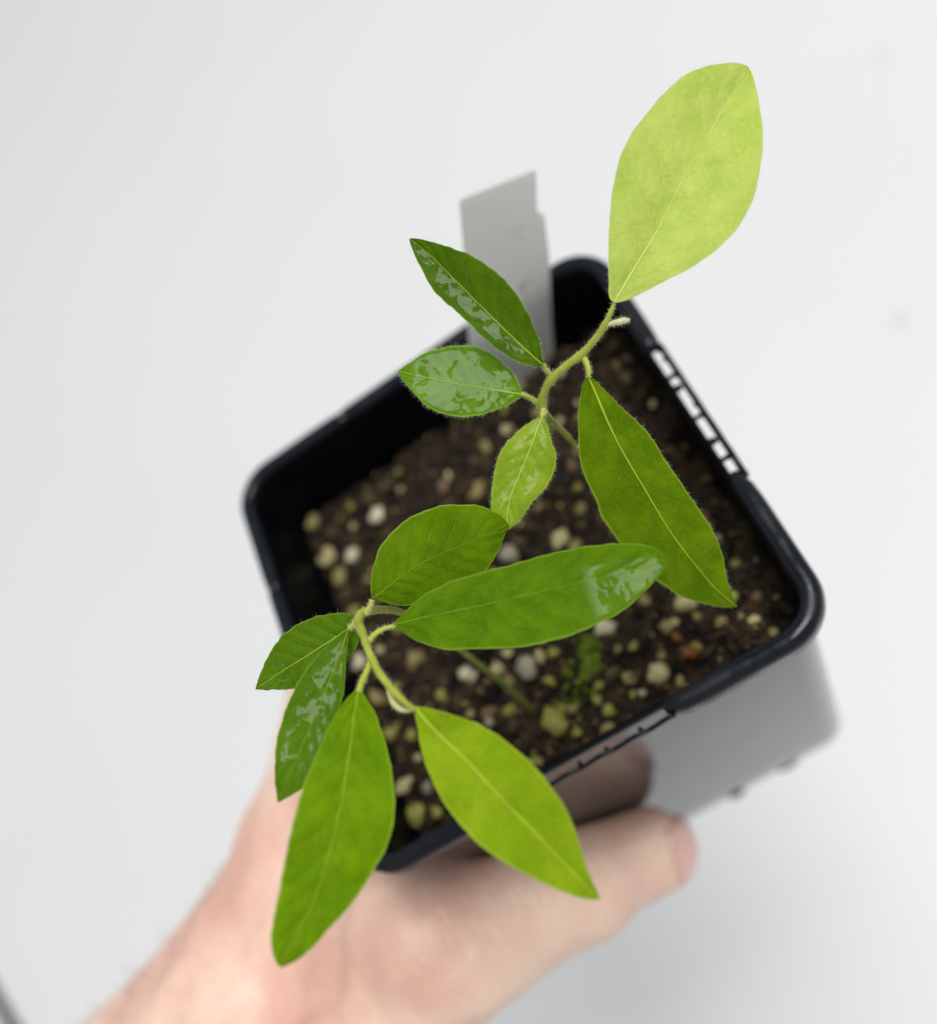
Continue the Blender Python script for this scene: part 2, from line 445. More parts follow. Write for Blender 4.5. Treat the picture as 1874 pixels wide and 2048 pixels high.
# moss cushion near the front edge, fine crumbs and fibres
t = NT('bright_moss'); co = t.objco(); nz = t.noise(co, 900.0, 4)
t.set(Base_Color=t.mix(nz, (0.03, 0.06, 0.0005), (0.19, 0.28, 0.003)), Roughness=0.9, Normal=t.bump(nz, 1.0, 0.0006))
M_moss = t.m
def joined(name, items, mat, parent, kind='stuff'):
    vs, fs, o = [], [], 0
    for v, f in items:
        vs.append(v); fs += [tuple(i + o for i in q) for q in f]; o += len(v)
    ob = mesh(name, np.concatenate(vs), fs, mat, parent); ob['kind'] = kind
    return ob
it = []
LB1 = [blob(1, s, 0.5) for s in range(6)]
for (zx, zy, n, spread) in ((1050, 250, 46, 2.3), (1035, 350, 36, 1.7), (950, 520, 26, 3.0), (1000, 200, 14, 1.8)):
    c, _ = onz(ZL[0] + zx / ZL[2], ZL[1] + zy / ZL[2], SOILZ + 1)
    for _ in range(n):
        x, y = c[0] + rng.normal(0, spread * .6), c[1] + rng.normal(0, spread * .6); r = rng.uniform(0.35, 0.9)
        v, f = LB1[rng.integers(6)]
        it.append((v * r * np.array([1, 1, rng.uniform(.8, 1.5)]) + np.array([x, y, soil_z(x, y) + r * 0.5]), f))
joined('moss', it, M_moss, soil)
M_crumb = simple('soil_crumb', (0.020, 0.012, 0.007), 0.9, 0.6, 500, 0.8)
M_fib = simple('bark_fibre', (0.08, 0.048, 0.024), 0.85, 0.5, 600, 0.5)
it = []
for _ in range(1500):
    x, y = rng.uniform(-sh + 1, sh - 1, 2); r = rng.uniform(0.3, 1.3) ** 1.3
    v, f = LB1[rng.integers(6)]
    it.append((v * r * np.array([1, rng.uniform(.6, 1), rng.uniform(.5, 1)]) + np.array([x, y, soil_z(x, y) + r * 0.15]), f))
joined('soil_crumbs', it, M_crumb, soil)
it = []
for _ in range(650):
    x, y = rng.uniform(-sh + 1, sh - 1, 2); r = rng.uniform(0.18, 0.5)
    v, f = LB1[rng.integers(6)]
    it.append((v * r + np.array([x, y, soil_z(x, y) + r * 0.5]), f))
joined('fine_grit', it, GM['tan'], soil)
it = []
for _ in range(260):
    x, y = rng.uniform(-sh + 3, sh - 3, 2); a = rng.uniform(0, 6.28); L = rng.uniform(1.5, 5.5)
    p = [(x + q * L * math.cos(a + 0.3 * q), y + q * L * math.sin(a + 0.3 * q), soil_z(x, y) + 0.6 + rng.uniform(-.2, .5) + 0.4 * q) for q in (-.5, 0, .5)]
    it.append(tube(p, [0.1, rng.uniform(0.12, .42), 0.08], 5))
joined('bark_fibres', it, M_fib, soil)

# ------------------------------------------------------------------ plant label
t = NT('white_label_plastic'); co = t.objco()
nz = t.noise(co, 120.0, 3)
t.set(Base_Color=t.mix(nz, (0.89, 0.885, 0.87), (0.93, 0.925, 0.91)), Roughness=0.42, Specular_IOR_Level=0.4, Normal=t.bump(t.noise(co, 500, 3), 0.08, 0.0005))
tr = t.add('ShaderNodeBsdfTranslucent'); tr.inputs[0].default_value = (0.95, 0.945, 0.92, 1)
mx = t.add('ShaderNodeMixShader'); mx.inputs[0].default_value = 0.5
t.link(t.bsdf.outputs[0], mx.inputs[1]); t.link(tr.outputs[0], mx.inputs[2]); t.link(mx.outputs[0], t.out.inputs[0])
M_label = t.m
psi = math.radians(5)
nl = np.array([-math.sin(psi), math.cos(psi), 0.0]); b0 = np.array([21.0, 43.0, -19.0])
def onlabel(px, py):
    d = ray(px, py); return CAM + d * (((b0 - CAM) @ nl) / (d @ nl))
outl = [(919, 413), (921, 408), (926, 404), (1063, 349), (1068, 348.5), (1071, 352), (1073, 428), (1076, 434), (1081, 436.5), (1086, 437), (1088, 441), (1097, 520), (1104, 640), (1109, 720), (1100, 745), (1060, 765), (1005, 760), (960, 740), (940, 690), (931, 560)]
fr = [onlabel(q[0] + (2 if q[1] < 600 else 0), q[1] - (8 if q[1] < 600 else 0)) for q in outl]
fr = [p if p[2] > -24 else p for p in fr]
TH = 0.75
bk = [p + nl * TH for p in fr]; n = len(fr)
vs = fr + bk
fs = [tuple(range(n))[::-1], tuple(range(n, 2 * n))] + [(k, (k + 1) % n, (k + 1) % n + n, k + n) for k in range(n)]
label = mesh('plant_label', vs, fs, M_label, origin=(21, 43, -20), smooth=False)
bev = label.modifiers.new('bevel', 'BEVEL'); bev.width = 0.00018; bev.segments = 2; bev.limit_method = 'ANGLE'
tag(label, 'notched white plastic plant label stuck in the soil against the back pot wall', 'plant label')
M_pencil = simple('faded_pencil', (0.42, 0.41, 0.40), 0.7)
M_pencil2 = simple('very_faded_pencil', (0.58, 0.57, 0.55), 0.7)
for mt, pts, rr in ((M_pencil2, [(1014, 465), (1030, 462), (1042, 457), (1050, 452)], 0.16), (M_pencil2, [(1026, 476), (1036, 474), (1048, 474)], 0.14),
                (M_pencil, [(1036, 578), (1046, 568), (1058, 560), (1064, 556)], 0.2), (M_pencil, [(1044, 568), (1047, 578), (1049, 590)], 0.18),
                (M_pencil2, [(1052, 600), (1058, 612), (1060, 622)], 0.16)):
    p = [onlabel(*q) - nl * 0.03 for q in smooth_poly(pts, 2)]
    v, f = tube(p, [rr * .6, rr, rr * .6], 6)
    dist = (v - b0) @ nl
    v = v - np.outer(dist * 0.8 + 0.03, nl)
    mesh('pencil_mark', v, f, mt, label)

# ------------------------------------------------------------------ plants
def leaf_mat(name, base, dark, trans, vein=0.25, wet=0.0, wet_scale=0.35, wet_v=(0.0, 1.0), wet_u=None, rough=0.5, spec=0.06, tcol=None, seed=0.0, vamt=0.26):
    t = NT(name)
    at_ = t.add('ShaderNodeAttribute'); at_.attribute_name = 'leaf_uv'
    mm = t.add('ShaderNodeAttribute'); mm.attribute_name = 'leaf_mm'
    sx = t.add('ShaderNodeSeparateXYZ'); t.link(at_.outputs['Vector'], sx.inputs[0])
    u, v = sx.outputs[0], sx.outputs[1]
    vec = t.add('ShaderNodeVectorMath'); vec.operation = 'ADD'; t.link(mm.outputs['Vector'], vec.inputs[0]); vec.inputs[1].default_value = (seed, seed * 1.7, seed * .3)
    P = vec.outputs[0]
    au = t.val('ABSOLUTE', u)
    n1 = t.noise(P, 0.22, 3); n2 = t.noise(P, 1.6, 4); n3 = t.noise(P, 7.0, 2)
    c = t.mix(t.ramp(n1, 0.3, 0.7), dark, base)
    c = t.mix(t.val('MULTIPLY', t.ramp(n2, 0.45, 0.75), 0.25), c, tuple(min(1, x * 1.35 + 0.01) for x in base))
    c = t.mix(t.val('MULTIPLY', t.ramp(n3, 0.5, 0.8), 0.14), c, tuple(x * 0.55 for x in dark))
    # lateral veins: arching lines leaving the midrib
    ph = t.val('ADD', t.val('MULTIPLY', t.val('SUBTRACT', v, t.val('MULTIPLY', t.val('POWER', au, 0.8), 0.20)), 8.5), t.val('MULTIPLY', t.val('SUBTRACT', n1, 0.5), 1.2))
    fr_ = t.val('ABSOLUTE', t.val('SUBTRACT', t.val('FRACT', ph), 0.5))
    vm = t.val('SUBTRACT', 1.0, t.ramp(fr_, 0.0, 0.06)); quilt = t.ramp(fr_, 0.0, 0.5)
    vm = t.val('MULTIPLY', vm, t.val('SUBTRACT', 1.0, t.ramp(au, 0.55, 0.95)))
    c = t.mix(t.val('MULTIPLY', vm, vamt), c, tuple(min(1, x * 1.7 + 0.03) for x in base))
    c = t.mix(t.val('MULTIPLY', t.val('SUBTRACT', 1.0, quilt), vamt * 0.4), c, tuple(x * 0.6 for x in dark))
    edge = t.ramp(au, 0.945, 0.985)
    c = t.mix(t.val('MULTIPLY', edge, 0.6), c, (min(.55, base[0] * 1.6 + .10), min(.68, base[1] * 1.4 + .11), base[2] + 0.06))
    bh = t.val('ADD', t.val('MULTIPLY', vm, -2.2 * vamt), t.val('ADD', t.val('MULTIPLY', n2, 0.5), t.val('MULTIPLY', n1, 2.2)))
    bh = t.val('ADD', bh, t.val('MULTIPLY', quilt, 1.4 * vamt))
    nrm = t.bump(bh, 0.55, 0.0006)
    t.set(Base_Color=c, Specular_IOR_Level=spec, Normal=nrm)
    if wet > 0:
        nw = t.noise(P, wet_scale, 2, 0.45, 0.8); ns = t.noise(P, wet_scale * 0.4, 2)
        s = t.val('ADD', t.val('MULTIPLY', nw, 0.75), t.val('MULTIPLY', ns, 0.35))
        lo = 0.60 - 0.22 * wet
        s = t.val('ADD', s, t.val('MULTIPLY', t.val('SUBTRACT', t.noise(P, wet_scale * 4.0, 2), 0.5), 0.05))
        msk = t.ramp(s, lo, lo + 0.045)
        reg = t.val('MULTIPLY', t.ramp(v, wet_v[0] - 0.03, wet_v[0] + 0.03), t.val('SUBTRACT', 1.0, t.ramp(v, wet_v[1] - 0.03, wet_v[1] + 0.03)))
        if wet_u is not None:
            reg = t.val('MULTIPLY', reg, t.val('MULTIPLY', t.ramp(u, wet_u[0] - 0.04, wet_u[0] + 0.04), t.val('SUBTRACT', 1.0, t.ramp(u, wet_u[1] - 0.04, wet_u[1] + 0.04))))
        reg = t.val('MULTIPLY', reg, t.val('SUBTRACT', 1.0, t.ramp(au, 0.86, 0.95)))
        msk = t.val('MULTIPLY', msk, reg)
        t.set(Coat_Weight=t.val('MULTIPLY', msk, 0.62), Coat_Roughness=0.07, Coat_IOR=1.34)
        film = t.val('ADD', t.val('MULTIPLY', msk, 1.0), t.val('ADD', t.val('MULTIPLY', t.noise(P, 0.35, 2), 1.6), t.val('MULTIPLY', quilt, 0.15)))
        t.link(t.bump(film, 0.26, 0.0006), t.bsdf.inputs['Coat Normal'])
        t.set(Roughness=t.val('MULTIPLY_ADD', msk, -0.15, rough))
    else:
        t.set(Roughness=rough)
    tr = t.add('ShaderNodeBsdfTranslucent'); tc = tcol or tuple(min(1, x * 1.5) for x in base)
    t.link(t.mix(0.5, c, tc), tr.inputs['Color']); t.link(nrm, tr.inputs['Normal'])
    mx = t.add('ShaderNodeMixShader'); mx.inputs[0].default_value = trans
    t.link(t.bsdf.outputs[0], mx.inputs[1]); t.link(tr.outputs[0], mx.inputs[2]); t.link(mx.outputs[0], t.out.inputs[0])
    return t.m
def hair_mat():
    t = NT('pale_leaf_hair'); t.set(Base_Color=(0.78, 0.82, 0.52), Roughness=0.6, Specular_IOR_Level=0.3)
    return t.m
M_hair = hair_mat()
def stem_mat(name, c1, c2):
    t = NT(name); co = t.objco(); nz = t.noise(co, 260.0, 4); nb = t.noise(co, 2500.0, 2)
    t.set(Base_Color=t.mix(t.ramp(nz, .3, .7), c1, c2), Roughness=0.6, Specular_IOR_Level=0.25, Normal=t.bump(nb, 0.5, 0.0002),
          Subsurface_Weight=0.25, Subsurface_Scale=0.001)
    return t.m
M_stem = stem_mat('young_green_stem', (0.27, 0.32, 0.02), (0.42, 0.47, 0.07))
M_petiole = stem_mat('pale_petiole', (0.42, 0.48, 0.035), (0.56, 0.60, 0.10))
M_oldstem = stem_mat('old_stem', (0.22, 0.26, 0.03), (0.34, 0.34, 0.10))
M_bud2 = stem_mat('pale_green_tip', (0.50, 0.50, 0.18), (0.66, 0.64, 0.34))
M_bud = stem_mat('white_fuzzy_bud', (0.62, 0.58, 0.38), (0.78, 0.74, 0.56))

def pxz(z, pts): return [(z[0] + x / z[2], z[1] + y / z[2]) for x, y in pts]

def hairs(parent, roots, dirs, length, rad, name='hair_fringe', mat=None):
    vs, fs = [], []; o = 0
    for p, d in zip(roots, dirs):
        L = length * rng.uniform(0.5, 1.3)
        d = d + rng.normal(0, 0.35, 3); d /= np.linalg.norm(d)
        a = np.cross(d, [0.3, 0.5, 0.8]); a /= np.linalg.norm(a); b = np.cross(d, a)
        bend = rng.normal(0, 0.2, 3) * L
        tri = [a, -0.5 * a + 0.87 * b, -0.5 * a - 0.87 * b]
        for q in tri: vs.append(p + q * rad)
        for q in tri: vs.append(p + d * L * 0.5 + q * rad * 0.7 + bend * 0.3)
        vs.append(p + d * L + bend)
        for k in range(3):
            k2 = (k + 1) % 3
            fs += [(o + k, o + k2, o + 3 + k2, o + 3 + k), (o + 3 + k, o + 3 + k2, o + 6)]
        o += 7
    ob = mesh(name, vs, fs, mat or M_hair, parent); ob['kind'] = 'stuff'
    return ob

def mirror_slope(px, py, d):
    p = at(px, py, d); a = CAM - p; b = LIGHT - p
    n = R @ (a / np.linalg.norm(a) + b / np.linalg.norm(b))
    return n[0] / n[2], n[1] / n[2]
def leaf(plant, mid, e1, e2, d0, gx, gy, mat, bend=0.0, fold=(0.0, 0.0), twist=0.0, curl=(0.0, 0.0), dome=0.16, ripple=0.75, hair=0, seed=1, label=None, dvals=None, rib=0.22, N=56, Mh=9):
    """outline of one leaf as seen; depth of its blade from slopes gx (right), gy (up), bend along it, a V fold and curled margins"""
    mid = resample(smooth_poly(mid), N); e1 = resample(smooth_poly(e1), N); e2 = resample(smooth_poly(e2), N)
    for e_, sd in ((e1, seed), (e2, seed + 5.5)):
        for i in range(2, N - 2):
            q = e_[i] - mid[i]; w_ = np.linalg.norm(q)
            if w_ > 6: e_[i] += q / w_ * (2.2 * mnoise.noise(Vector((i * 0.33, sd, 0.0))) + 1.2 * mnoise.noise(Vector((i * 0.9, sd, 3.0))))
    px0 = mid[0]; s = d0 / FPX
    L = np.linalg.norm(mid[-1] - mid[0]) * s
    def depth(p, v, u, side):
        dx = (p[0] - px0[0]) * s; dy = -(p[1] - px0[1]) * s
        d = d0 + gx * dx + gy * dy + bend * math.sin(math.pi * v) * L
        w = u * wid[side]
        d -= (fold[side]) * w * (1 if u < 1e9 else 0)
        d += curl[side] * (u ** 3) * wid[side] + dome * (u ** 2) * wid[side]
        d += twist * (v - 0.5) * (w if side else -w)
        d += ripple * mnoise.noise(Vector((p[0] * 0.012 + seed, p[1] * 0.012, seed * 2.0))) + ripple * 0.45 * u * math.sin(v * 15 + seed * 3 + side * 2)
        return d
    vs, fs, uv, mmv = [], [], [], []
    row = 2 * Mh + 1
    for i in range(N):
        v = i / (N - 1)
        wid = (np.linalg.norm(e1[i] - mid[i]) * s, np.linalg.norm(e2[i] - mid[i]) * s)
        for j in range(-Mh, Mh + 1):
            side = 0 if j < 0 else 1; u = abs(j) / Mh
            e = e1 if j < 0 else e2
            p = mid[i] * (1 - u) + e[i] * u
            vs.append(at(p[0], p[1], depth(p, v, u, side)))
            uv.append((j / Mh, v, 0)); mmv.append((math.copysign(u * wid[side], j), v * L, 0))
    for i in range(N - 1):
        for j in range(row - 1):
            a = i * row + j
            fs.append((a, a + 1, a + row + 1, a + row))
    vs = np.array(vs)
    nmean = np.cross(vs[(N // 2) * row + row - 1] - vs[(N // 2) * row], vs[(N - 5) * row + Mh] - vs[5 * row + Mh])
    if nmean @ (CAM - vs[N // 2 * row + Mh]) < 0: fs = [f[::-1] for f in fs]
    o = mesh('leaf', vs, fs, mat, plant)
    me = o.data
    for nm, arr in (('leaf_uv', uv), ('leaf_mm', mmv)):
        at_ = me.attributes.new(nm, 'FLOAT_VECTOR', 'POINT'); at_.data.foreach_set('vector', np.array(arr, np.float32).ravel())
    if label: o['label'] = label
    # midrib, a thin raised cord
    mp = np.array([vs[i * row + Mh] for i in range(N)])
    toc = (CAM - mp); toc /= np.linalg.norm(toc, axis=1)[:, None]
    v, f = tube(mp + toc * 0.01, [rib * .85, rib * .62, rib * .48, rib * .38, rib * .2], 6)
    mesh('midrib', v, f, mat_rib.get(mat.name, M_petiole), o)
    if hair:
        roots, dirs = [], []
        for side in (0, row - 1):
            E = np.array([vs[i * row + side] for i in range(N)]); I = np.array([vs[i * row + (1 if side == 0 else row - 2)] for i in range(N)])
            for _ in range(hair // 2):
                k = rng.uniform(1, N - 2); a = int(k); q = k - a
                p = E[a] * (1 - q) + E[a + 1] * q; d = p - (I[a] * (1 - q) + I[a + 1] * q); d /= np.linalg.norm(d) + 1e-9
                d += 0.5 * (E[a + 1] - E[a]) / (np.linalg.norm(E[a + 1] - E[a]) + 1e-9)
                roots.append(p); dirs.append(d / np.linalg.norm(d))
        hairs(o, roots, dirs, 0.62, 0.009)
    return o, mp
mat_rib = {}
def ribmat(m, c):
    mat_rib[m.name] = stem_mat('midrib_' + m.name, c, tuple(min(1, x * 1.25) for x in c)); return m

Lm_T = ribmat(leaf_mat('leaf_pale_new', (0.62, 0.76, 0.17), (0.5, 0.65, 0.11), 0.42, rough=0.6, spec=0.03, tcol=(0.72, 0.86, 0.14), seed=3, vamt=0.11), (0.52, 0.62, 0.16))
Lm_N = ribmat(leaf_mat('leaf_dark_wet', (0.085, 0.175, 0.003), (0.056, 0.125, 0.002), 0.25, wet=0.62, wet_scale=0.55, wet_u=(-0.72, 0.02), wet_v=(0.1, 0.97), seed=11), (0.20, 0.32, 0.02))
Lm_W = ribmat(leaf_mat('leaf_film_wet', (0.145, 0.3, 0.01), (0.09, 0.2, 0.004), 0.30, wet=0.66, wet_scale=0.46, wet_v=(0.03, 0.88), seed=23), (0.26, 0.40, 0.05))
Lm_S = ribmat(leaf_mat('leaf_light_wet', (0.34, 0.49, 0.03), (0.23, 0.38, 0.012), 0.38, wet=0.8, wet_scale=0.6, seed=31), (0.40, 0.50, 0.08))
Lm_F = ribmat(leaf_mat('leaf_mid_green', (0.165, 0.28, 0.004), (0.1, 0.195, 0.002), 0.30, rough=0.55, spec=0.03, seed=41), (0.34, 0.42, 0.03))
Lm_U = ribmat(leaf_mat('leaf_broad_green', (0.145, 0.26, 0.003), (0.095, 0.19, 0.002), 0.30, rough=0.55, spec=0.03, seed=53), (0.13, 0.24, 0.01))
Lm_R = ribmat(leaf_mat('leaf_long_green', (0.12, 0.24, 0.003), (0.08, 0.18, 0.002), 0.28, wet=0.95, wet_scale=0.25, wet_v=(0.70, 0.985), wet_u=(-0.42, 0.92), rough=0.5, spec=0.03, seed=61), (0.13, 0.25, 0.01))
Lm_1 = ribmat(leaf_mat('leaf_small_dark', (0.095, 0.195, 0.003), (0.065, 0.15, 0.002), 0.26, wet=0.5, wet_scale=0.5, wet_v=(0.7, 0.98), seed=71), (0.24, 0.36, 0.03))
Lm_2 = ribmat(leaf_mat('leaf_narrow_wet', (0.1, 0.21, 0.003), (0.07, 0.16, 0.002), 0.26, wet=0.5, wet_scale=0.4, wet_v=(0.06, 0.8), wet_u=(-0.75, 0.7), seed=83), (0.15, 0.27, 0.01))
Lm_3 = ribmat(leaf_mat('leaf_front_green', (0.17, 0.315, 0.003), (0.115, 0.24, 0.002), 0.32, rough=0.5, spec=0.03, seed=97), (0.25, 0.38, 0.015))
Lm_4 = ribmat(leaf_mat('leaf_yellow_green', (0.29, 0.44, 0.010), (0.215, 0.355, 0.005), 0.36, rough=0.5, spec=0.03, tcol=(0.42, 0.60, 0.02), seed=101, vamt=0.06), (0.42, 0.50, 0.06))

def stem(plant, pts, radii, mat, name='stem', fuzz=0, seg=12, nodes=(0.06, 0.26, 0.52, 0.8)):
    """pts: (px, py, depth) or 3-D"""
    p = np.array([at(*q) for q in pts]); p = resample(smooth_poly(p, 3), 44)
    radii = np.interp(np.linspace(0, 1, 44), np.linspace(0, 1, len(radii)), radii)
    radii = radii * 0.69; sd = pts[0][0] * 0.1
    radii = radii * np.array([1 + 0.16 * mnoise.noise(Vector((i * 0.35, sd, 0))) + 0.07 * mnoise.noise(Vector((i * 1.3, sd, 4))) for i in range(44)])
    if name == 'petiole': radii = radii * (1 + 0.45 * np.linspace(0, 1, 44) ** 6 + 0.25 * np.linspace(1, 0, 44) ** 8)
    if name == 'upper_stem':
        for nd in nodes: radii = radii * (1 + 0.30 * np.exp(-((np.linspace(0, 1, 44) - nd) / 0.028) ** 2))
    v, f = tube(p, radii, seg)
    o = mesh(name, v, f, mat, plant)
    if fuzz:
        roots, dirs = [], []
        for _ in range(fuzz):
            k = int(rng.integers(0, len(v))); c = p[k // seg]
            d = v[k] - c; roots.append(v[k] - d * 0.1); dirs.append(d / np.linalg.norm(d))
        hairs(o, roots, dirs, 0.5, 0.014, 'stem_hair')
    return o, p

# --- seedling standing at the back right
b1, _ = onz(1262, 1046, SOILZ)
def zb(x, y, d): return (ZB[0] + x / ZB[2], ZB[1] + y / ZB[2], d)
pA = empty('seedling', b1, 'taller back seedling with a large pale leaf reaching to the upper right', 'seedling')
_, dep1 = onz(1262, 1046, SOILZ - 3)
stem(pA, [(1262, 1046, dep1), (1235, 980, 205), zb(1210, 1400, 180), zb(1120, 1290, 172), zb(1035, 1212, 166), zb(992, 1150, 163)], [0.85, 0.8, 0.75, 0.72, 0.7, 0.78], M_oldstem, fuzz=200)
stem(pA, [zb(985, 1160, 163.2), zb(990, 1080, 161), zb(1035, 985, 159.5), zb(1075, 940, 158.5), zb(1150, 880, 157.5), zb(1235, 822, 156.5), zb(1310, 735, 155), zb(1378, 640, 153), zb(1412, 558, 152), zb(1432, 505, 151.5), zb(1440, 470, 151.4)],
     [0.92, 0.85, 0.85, 0.8, 0.78, 0.8, 0.74, 0.7, 0.62, 0.55, 0.2], M_stem, name='upper_stem', fuzz=900)
def pet(plant, pts, r, mat=None, fuzz=220): return stem(plant, pts, r, mat or M_petiole, name='petiole', fuzz=fuzz, seg=9)
pet(pA, [zb(868, 1062, 160), zb(905, 1080, 161), zb(950, 1108, 162), zb(985, 1130, 163)], [0.35, 0.5, 0.55, 0.5])
pet(pA, [zb(992, 880, 157.5), zb(1015, 915, 158.3), zb(1050, 955, 159.5)], [0.35, 0.5, 0.5])
pet(pA, [zb(996, 1200, 161.5), zb(997, 1165, 162), zb(993, 1120, 162.5)], [0.45, 0.6, 0.6])
pet(pA, [zb(1276, 960, 156.2), zb(1275, 905, 156.0), zb(1255, 850, 156.5), zb(1230, 830, 156.8)], [0.35, 0.5, 0.55, 0.5])
bo, bp = stem(pA, [zb(1385, 640, 153), zb(1430, 628, 152.5), zb(1470, 622, 152), zb(1500, 612, 152), zb(1526, 612, 152)], [0.42, 0.5, 0.62, 0.70, 0.3], M_bud, name='bud', fuzz=260)
bo['label'] = 'white fuzzy side bud'
leaf(pA, pxz(ZT, [(1080, 1212), (1150, 1090), (1300, 850), (1400, 630), (1520, 430), (1600, 290), (1695, 122)]),
     pxz(ZT, [(1078, 1212), (1055, 1195), (1052, 1100), (1055, 850), (1065, 720), (1085, 620), (1120, 500), (1170, 410), (1250, 310), (1330, 220), (1400, 160), (1500, 120), (1600, 108), (1650, 102), (1695, 120)]),
     pxz(ZT, [(1082, 1213), (1130, 1205), (1200, 1175), (1300, 1120), (1420, 1060), (1500, 1010), (1580, 945), (1640, 880), (1700, 790), (1730, 710), (1755, 600), (1768, 470), (1765, 380), (1750, 290), (1730, 200), (1715, 150), (1697, 121)]),
     151.3, -0.10, 0.12, Lm_T, bend=-0.03, fold=(0.42, 0.2), dome=0.12, hair=260, seed=1.3, rib=0.23, label='large pale yellow-green leaf')
leaf(pA, pxz(ZB, [(995, 885), (920, 820), (830, 735), (740, 650), (640, 550), (530, 440), (420, 330), (320, 225), (240, 160), (180, 116)]),
     pxz(ZB, [(992, 892), (930, 895), (850, 870), (760, 820), (690, 770), (620, 710), (550, 640), (480, 570), (410, 510), (340, 450), (280, 360), (240, 280), (205, 200), (180, 130), (178, 117)]),
     pxz(ZB, [(998, 882), (985, 780), (960, 700), (930, 620), (890, 540), (840, 460), (780, 385), (700, 310), (620, 250), (540, 205), (450, 175), (380, 150), (300, 130), (230, 108), (182, 113)]),
     157.3, *mirror_slope(930, 600, 160), Lm_N, bend=-0.03, fold=(0.0, 0.6), dome=0.04, ripple=0.35, hair=260, seed=2.7, label='dark narrow leaf wet along one half')
leaf(pA, pxz(ZB, [(873, 1066), (780, 1052), (650, 1030), (520, 1010), (400, 990), (270, 960), (180, 940), (110, 924)]),
     pxz(ZB, [(870, 1075), (820, 1110), (760, 1140), (690, 1165), (620, 1190), (540, 1203), (460, 1200), (380, 1185), (320, 1160), (260, 1115), (210, 1060), (160, 1005), (125, 960), (109, 926)]),
     pxz(ZB, [(870, 1060), (850, 1000), (810, 930), (750, 870), (680, 815), (610, 780), (530, 765), (450, 768), (370, 780), (290, 805), (230, 835), (170, 880), (109, 921)]),
     160, *mirror_slope(925, 750, 160), Lm_W, bend=-0.01, fold=(0.06, 0.0), dome=0.03, ripple=0.3, hair=420, seed=4.1, label='oval leaf mottled with water film')
leaf(pA, pxz(ZB, [(996, 1195), (962, 1270), (930, 1370), (885, 1480), (840, 1580), (800, 1680), (778, 1780), (775, 1895)]),
     pxz(ZB, [(988, 1195), (900, 1245), (830, 1300), (770, 1365), (722, 1440), (697, 1540), (683, 1660), (675, 1770), (700, 1845), (770, 1897)]),
     pxz(ZB, [(1003, 1195), (1030, 1280), (1050, 1370), (1078, 1440), (1075, 1510), (1050, 1570), (1010, 1640), (960, 1690), (915, 1740), (880, 1800), (840, 1850), (780, 1897)]),
     161.5, -0.20, 0.12, Lm_S, bend=-0.03, fold=(0.2, 0.2), curl=(0.3, 0.3), dome=0.0, ripple=0.4, hair=420, seed=5.9, label='small light green wet leaf')
leaf(pA, pxz(ZF, [(292, 280), (340, 380), (400, 530), (480, 700), (560, 840), (640, 970), (720, 1110), (800, 1240), (880, 1350), (960, 1450), (1050, 1560), (1130, 1640), (1212, 1701)]),
     pxz(ZF, [(282, 284), (250, 370), (235, 470), (232, 560), (235, 700), (245, 800), (265, 890), (310, 970), (340, 1040), (380, 1150), (430, 1230), (490, 1310), (560, 1400), (640, 1480), (720, 1540), (830, 1620), (900, 1660), (1000, 1680), (1100, 1705), (1160, 1708), (1210, 1703)]),
     pxz(ZF, [(302, 280), (360, 330), (430, 400), (500, 470), (570, 540), (650, 610), (700, 680), (750, 770), (830, 880), (900, 990), (970, 1090), (1040, 1190), (1090, 1290), (1120, 1370), (1135, 1450), (1155, 1550), (1180, 1630), (1214, 1699)]),
     156.3, 0.02, -0.32, Lm_F, bend=-0.05, fold=(-0.55, -0.30), dome=0.05, hair=320, seed=6.7, label='long drooping leaf with a pale midrib')

# --- seedling standing at the front left
b2, _ = onz(1066, 1422, SOILZ)
_, dep2 = onz(1066, 1422, SOILZ - 3)
pB = empty('seedling', b2, 'front seedling whose leaves hang over the hand holding the pot', 'seedling')
def zd(x, y, d): return (ZD[0] + x / ZD[2], ZD[1] + y / ZD[2], d)
stem(pB, [(1069, 1426, dep2), zd(1740, 1375, 212), zd(1600, 1235, 203), zd(1450, 1120, 194), zd(1330, 1020, 186), zd(1150, 890, 175), zd(1000, 800, 165), zd(900, 770, 160), zd(800, 772, 155.5), zd(735, 790, 153)],
     [0.95, 0.85, 0.8, 0.78, 0.75, 0.75, 0.8, 0.85, 0.85, 0.9], M_oldstem, fuzz=300)
stem(pB, [zd(745, 775, 153.5), zd(700, 815, 151.5), zd(705, 860, 150), zd(740, 940, 148), zd(772, 1040, 146), zd(820, 1140, 144), zd(890, 1230, 142), zd(960, 1305, 140.5), zd(1040, 1372, 139.5)],
     [0.7, 0.85, 0.8, 0.75, 0.75, 0.72, 0.75, 0.66, 0.5], M_stem, name='upper_stem', fuzz=500)
pet(pB, [zd(784, 715, 152), zd(778, 750, 152.3), zd(745, 795, 152.5)], [0.35, 0.45, 0.5])
pet(pB, [zd(925, 866, 149.5), zd(850, 885, 149), zd(795, 920, 148.6), zd(768, 960, 147.6)], [0.35, 0.45, 0.5, 0.45])
pet(pB, [zd(648, 885, 151.6), zd(675, 862, 151.6), zd(700, 845, 151)], [0.35, 0.5, 0.5])
pet(pB, [zd(690, 855, 153), zd(700, 840, 152.4), zd(712, 825, 151.8)], [0.35, 0.45, 0.45])
pet(pB, [zd(704, 1262, 142.6), zd(722, 1205, 143.2), zd(750, 1150, 144.2), zd(778, 1080, 145.6)], [0.42, 0.6, 0.55, 0.5])
bo, bp = stem(pB, [zd(885, 1240, 142.5), zd(900, 1310, 142.5), zd(940, 1358, 142), zd(985, 1372, 142), zd(1015, 1372, 142)], [0.5, 0.55, 0.6, 0.62, 0.25], M_bud2, name='bud', fuzz=160)
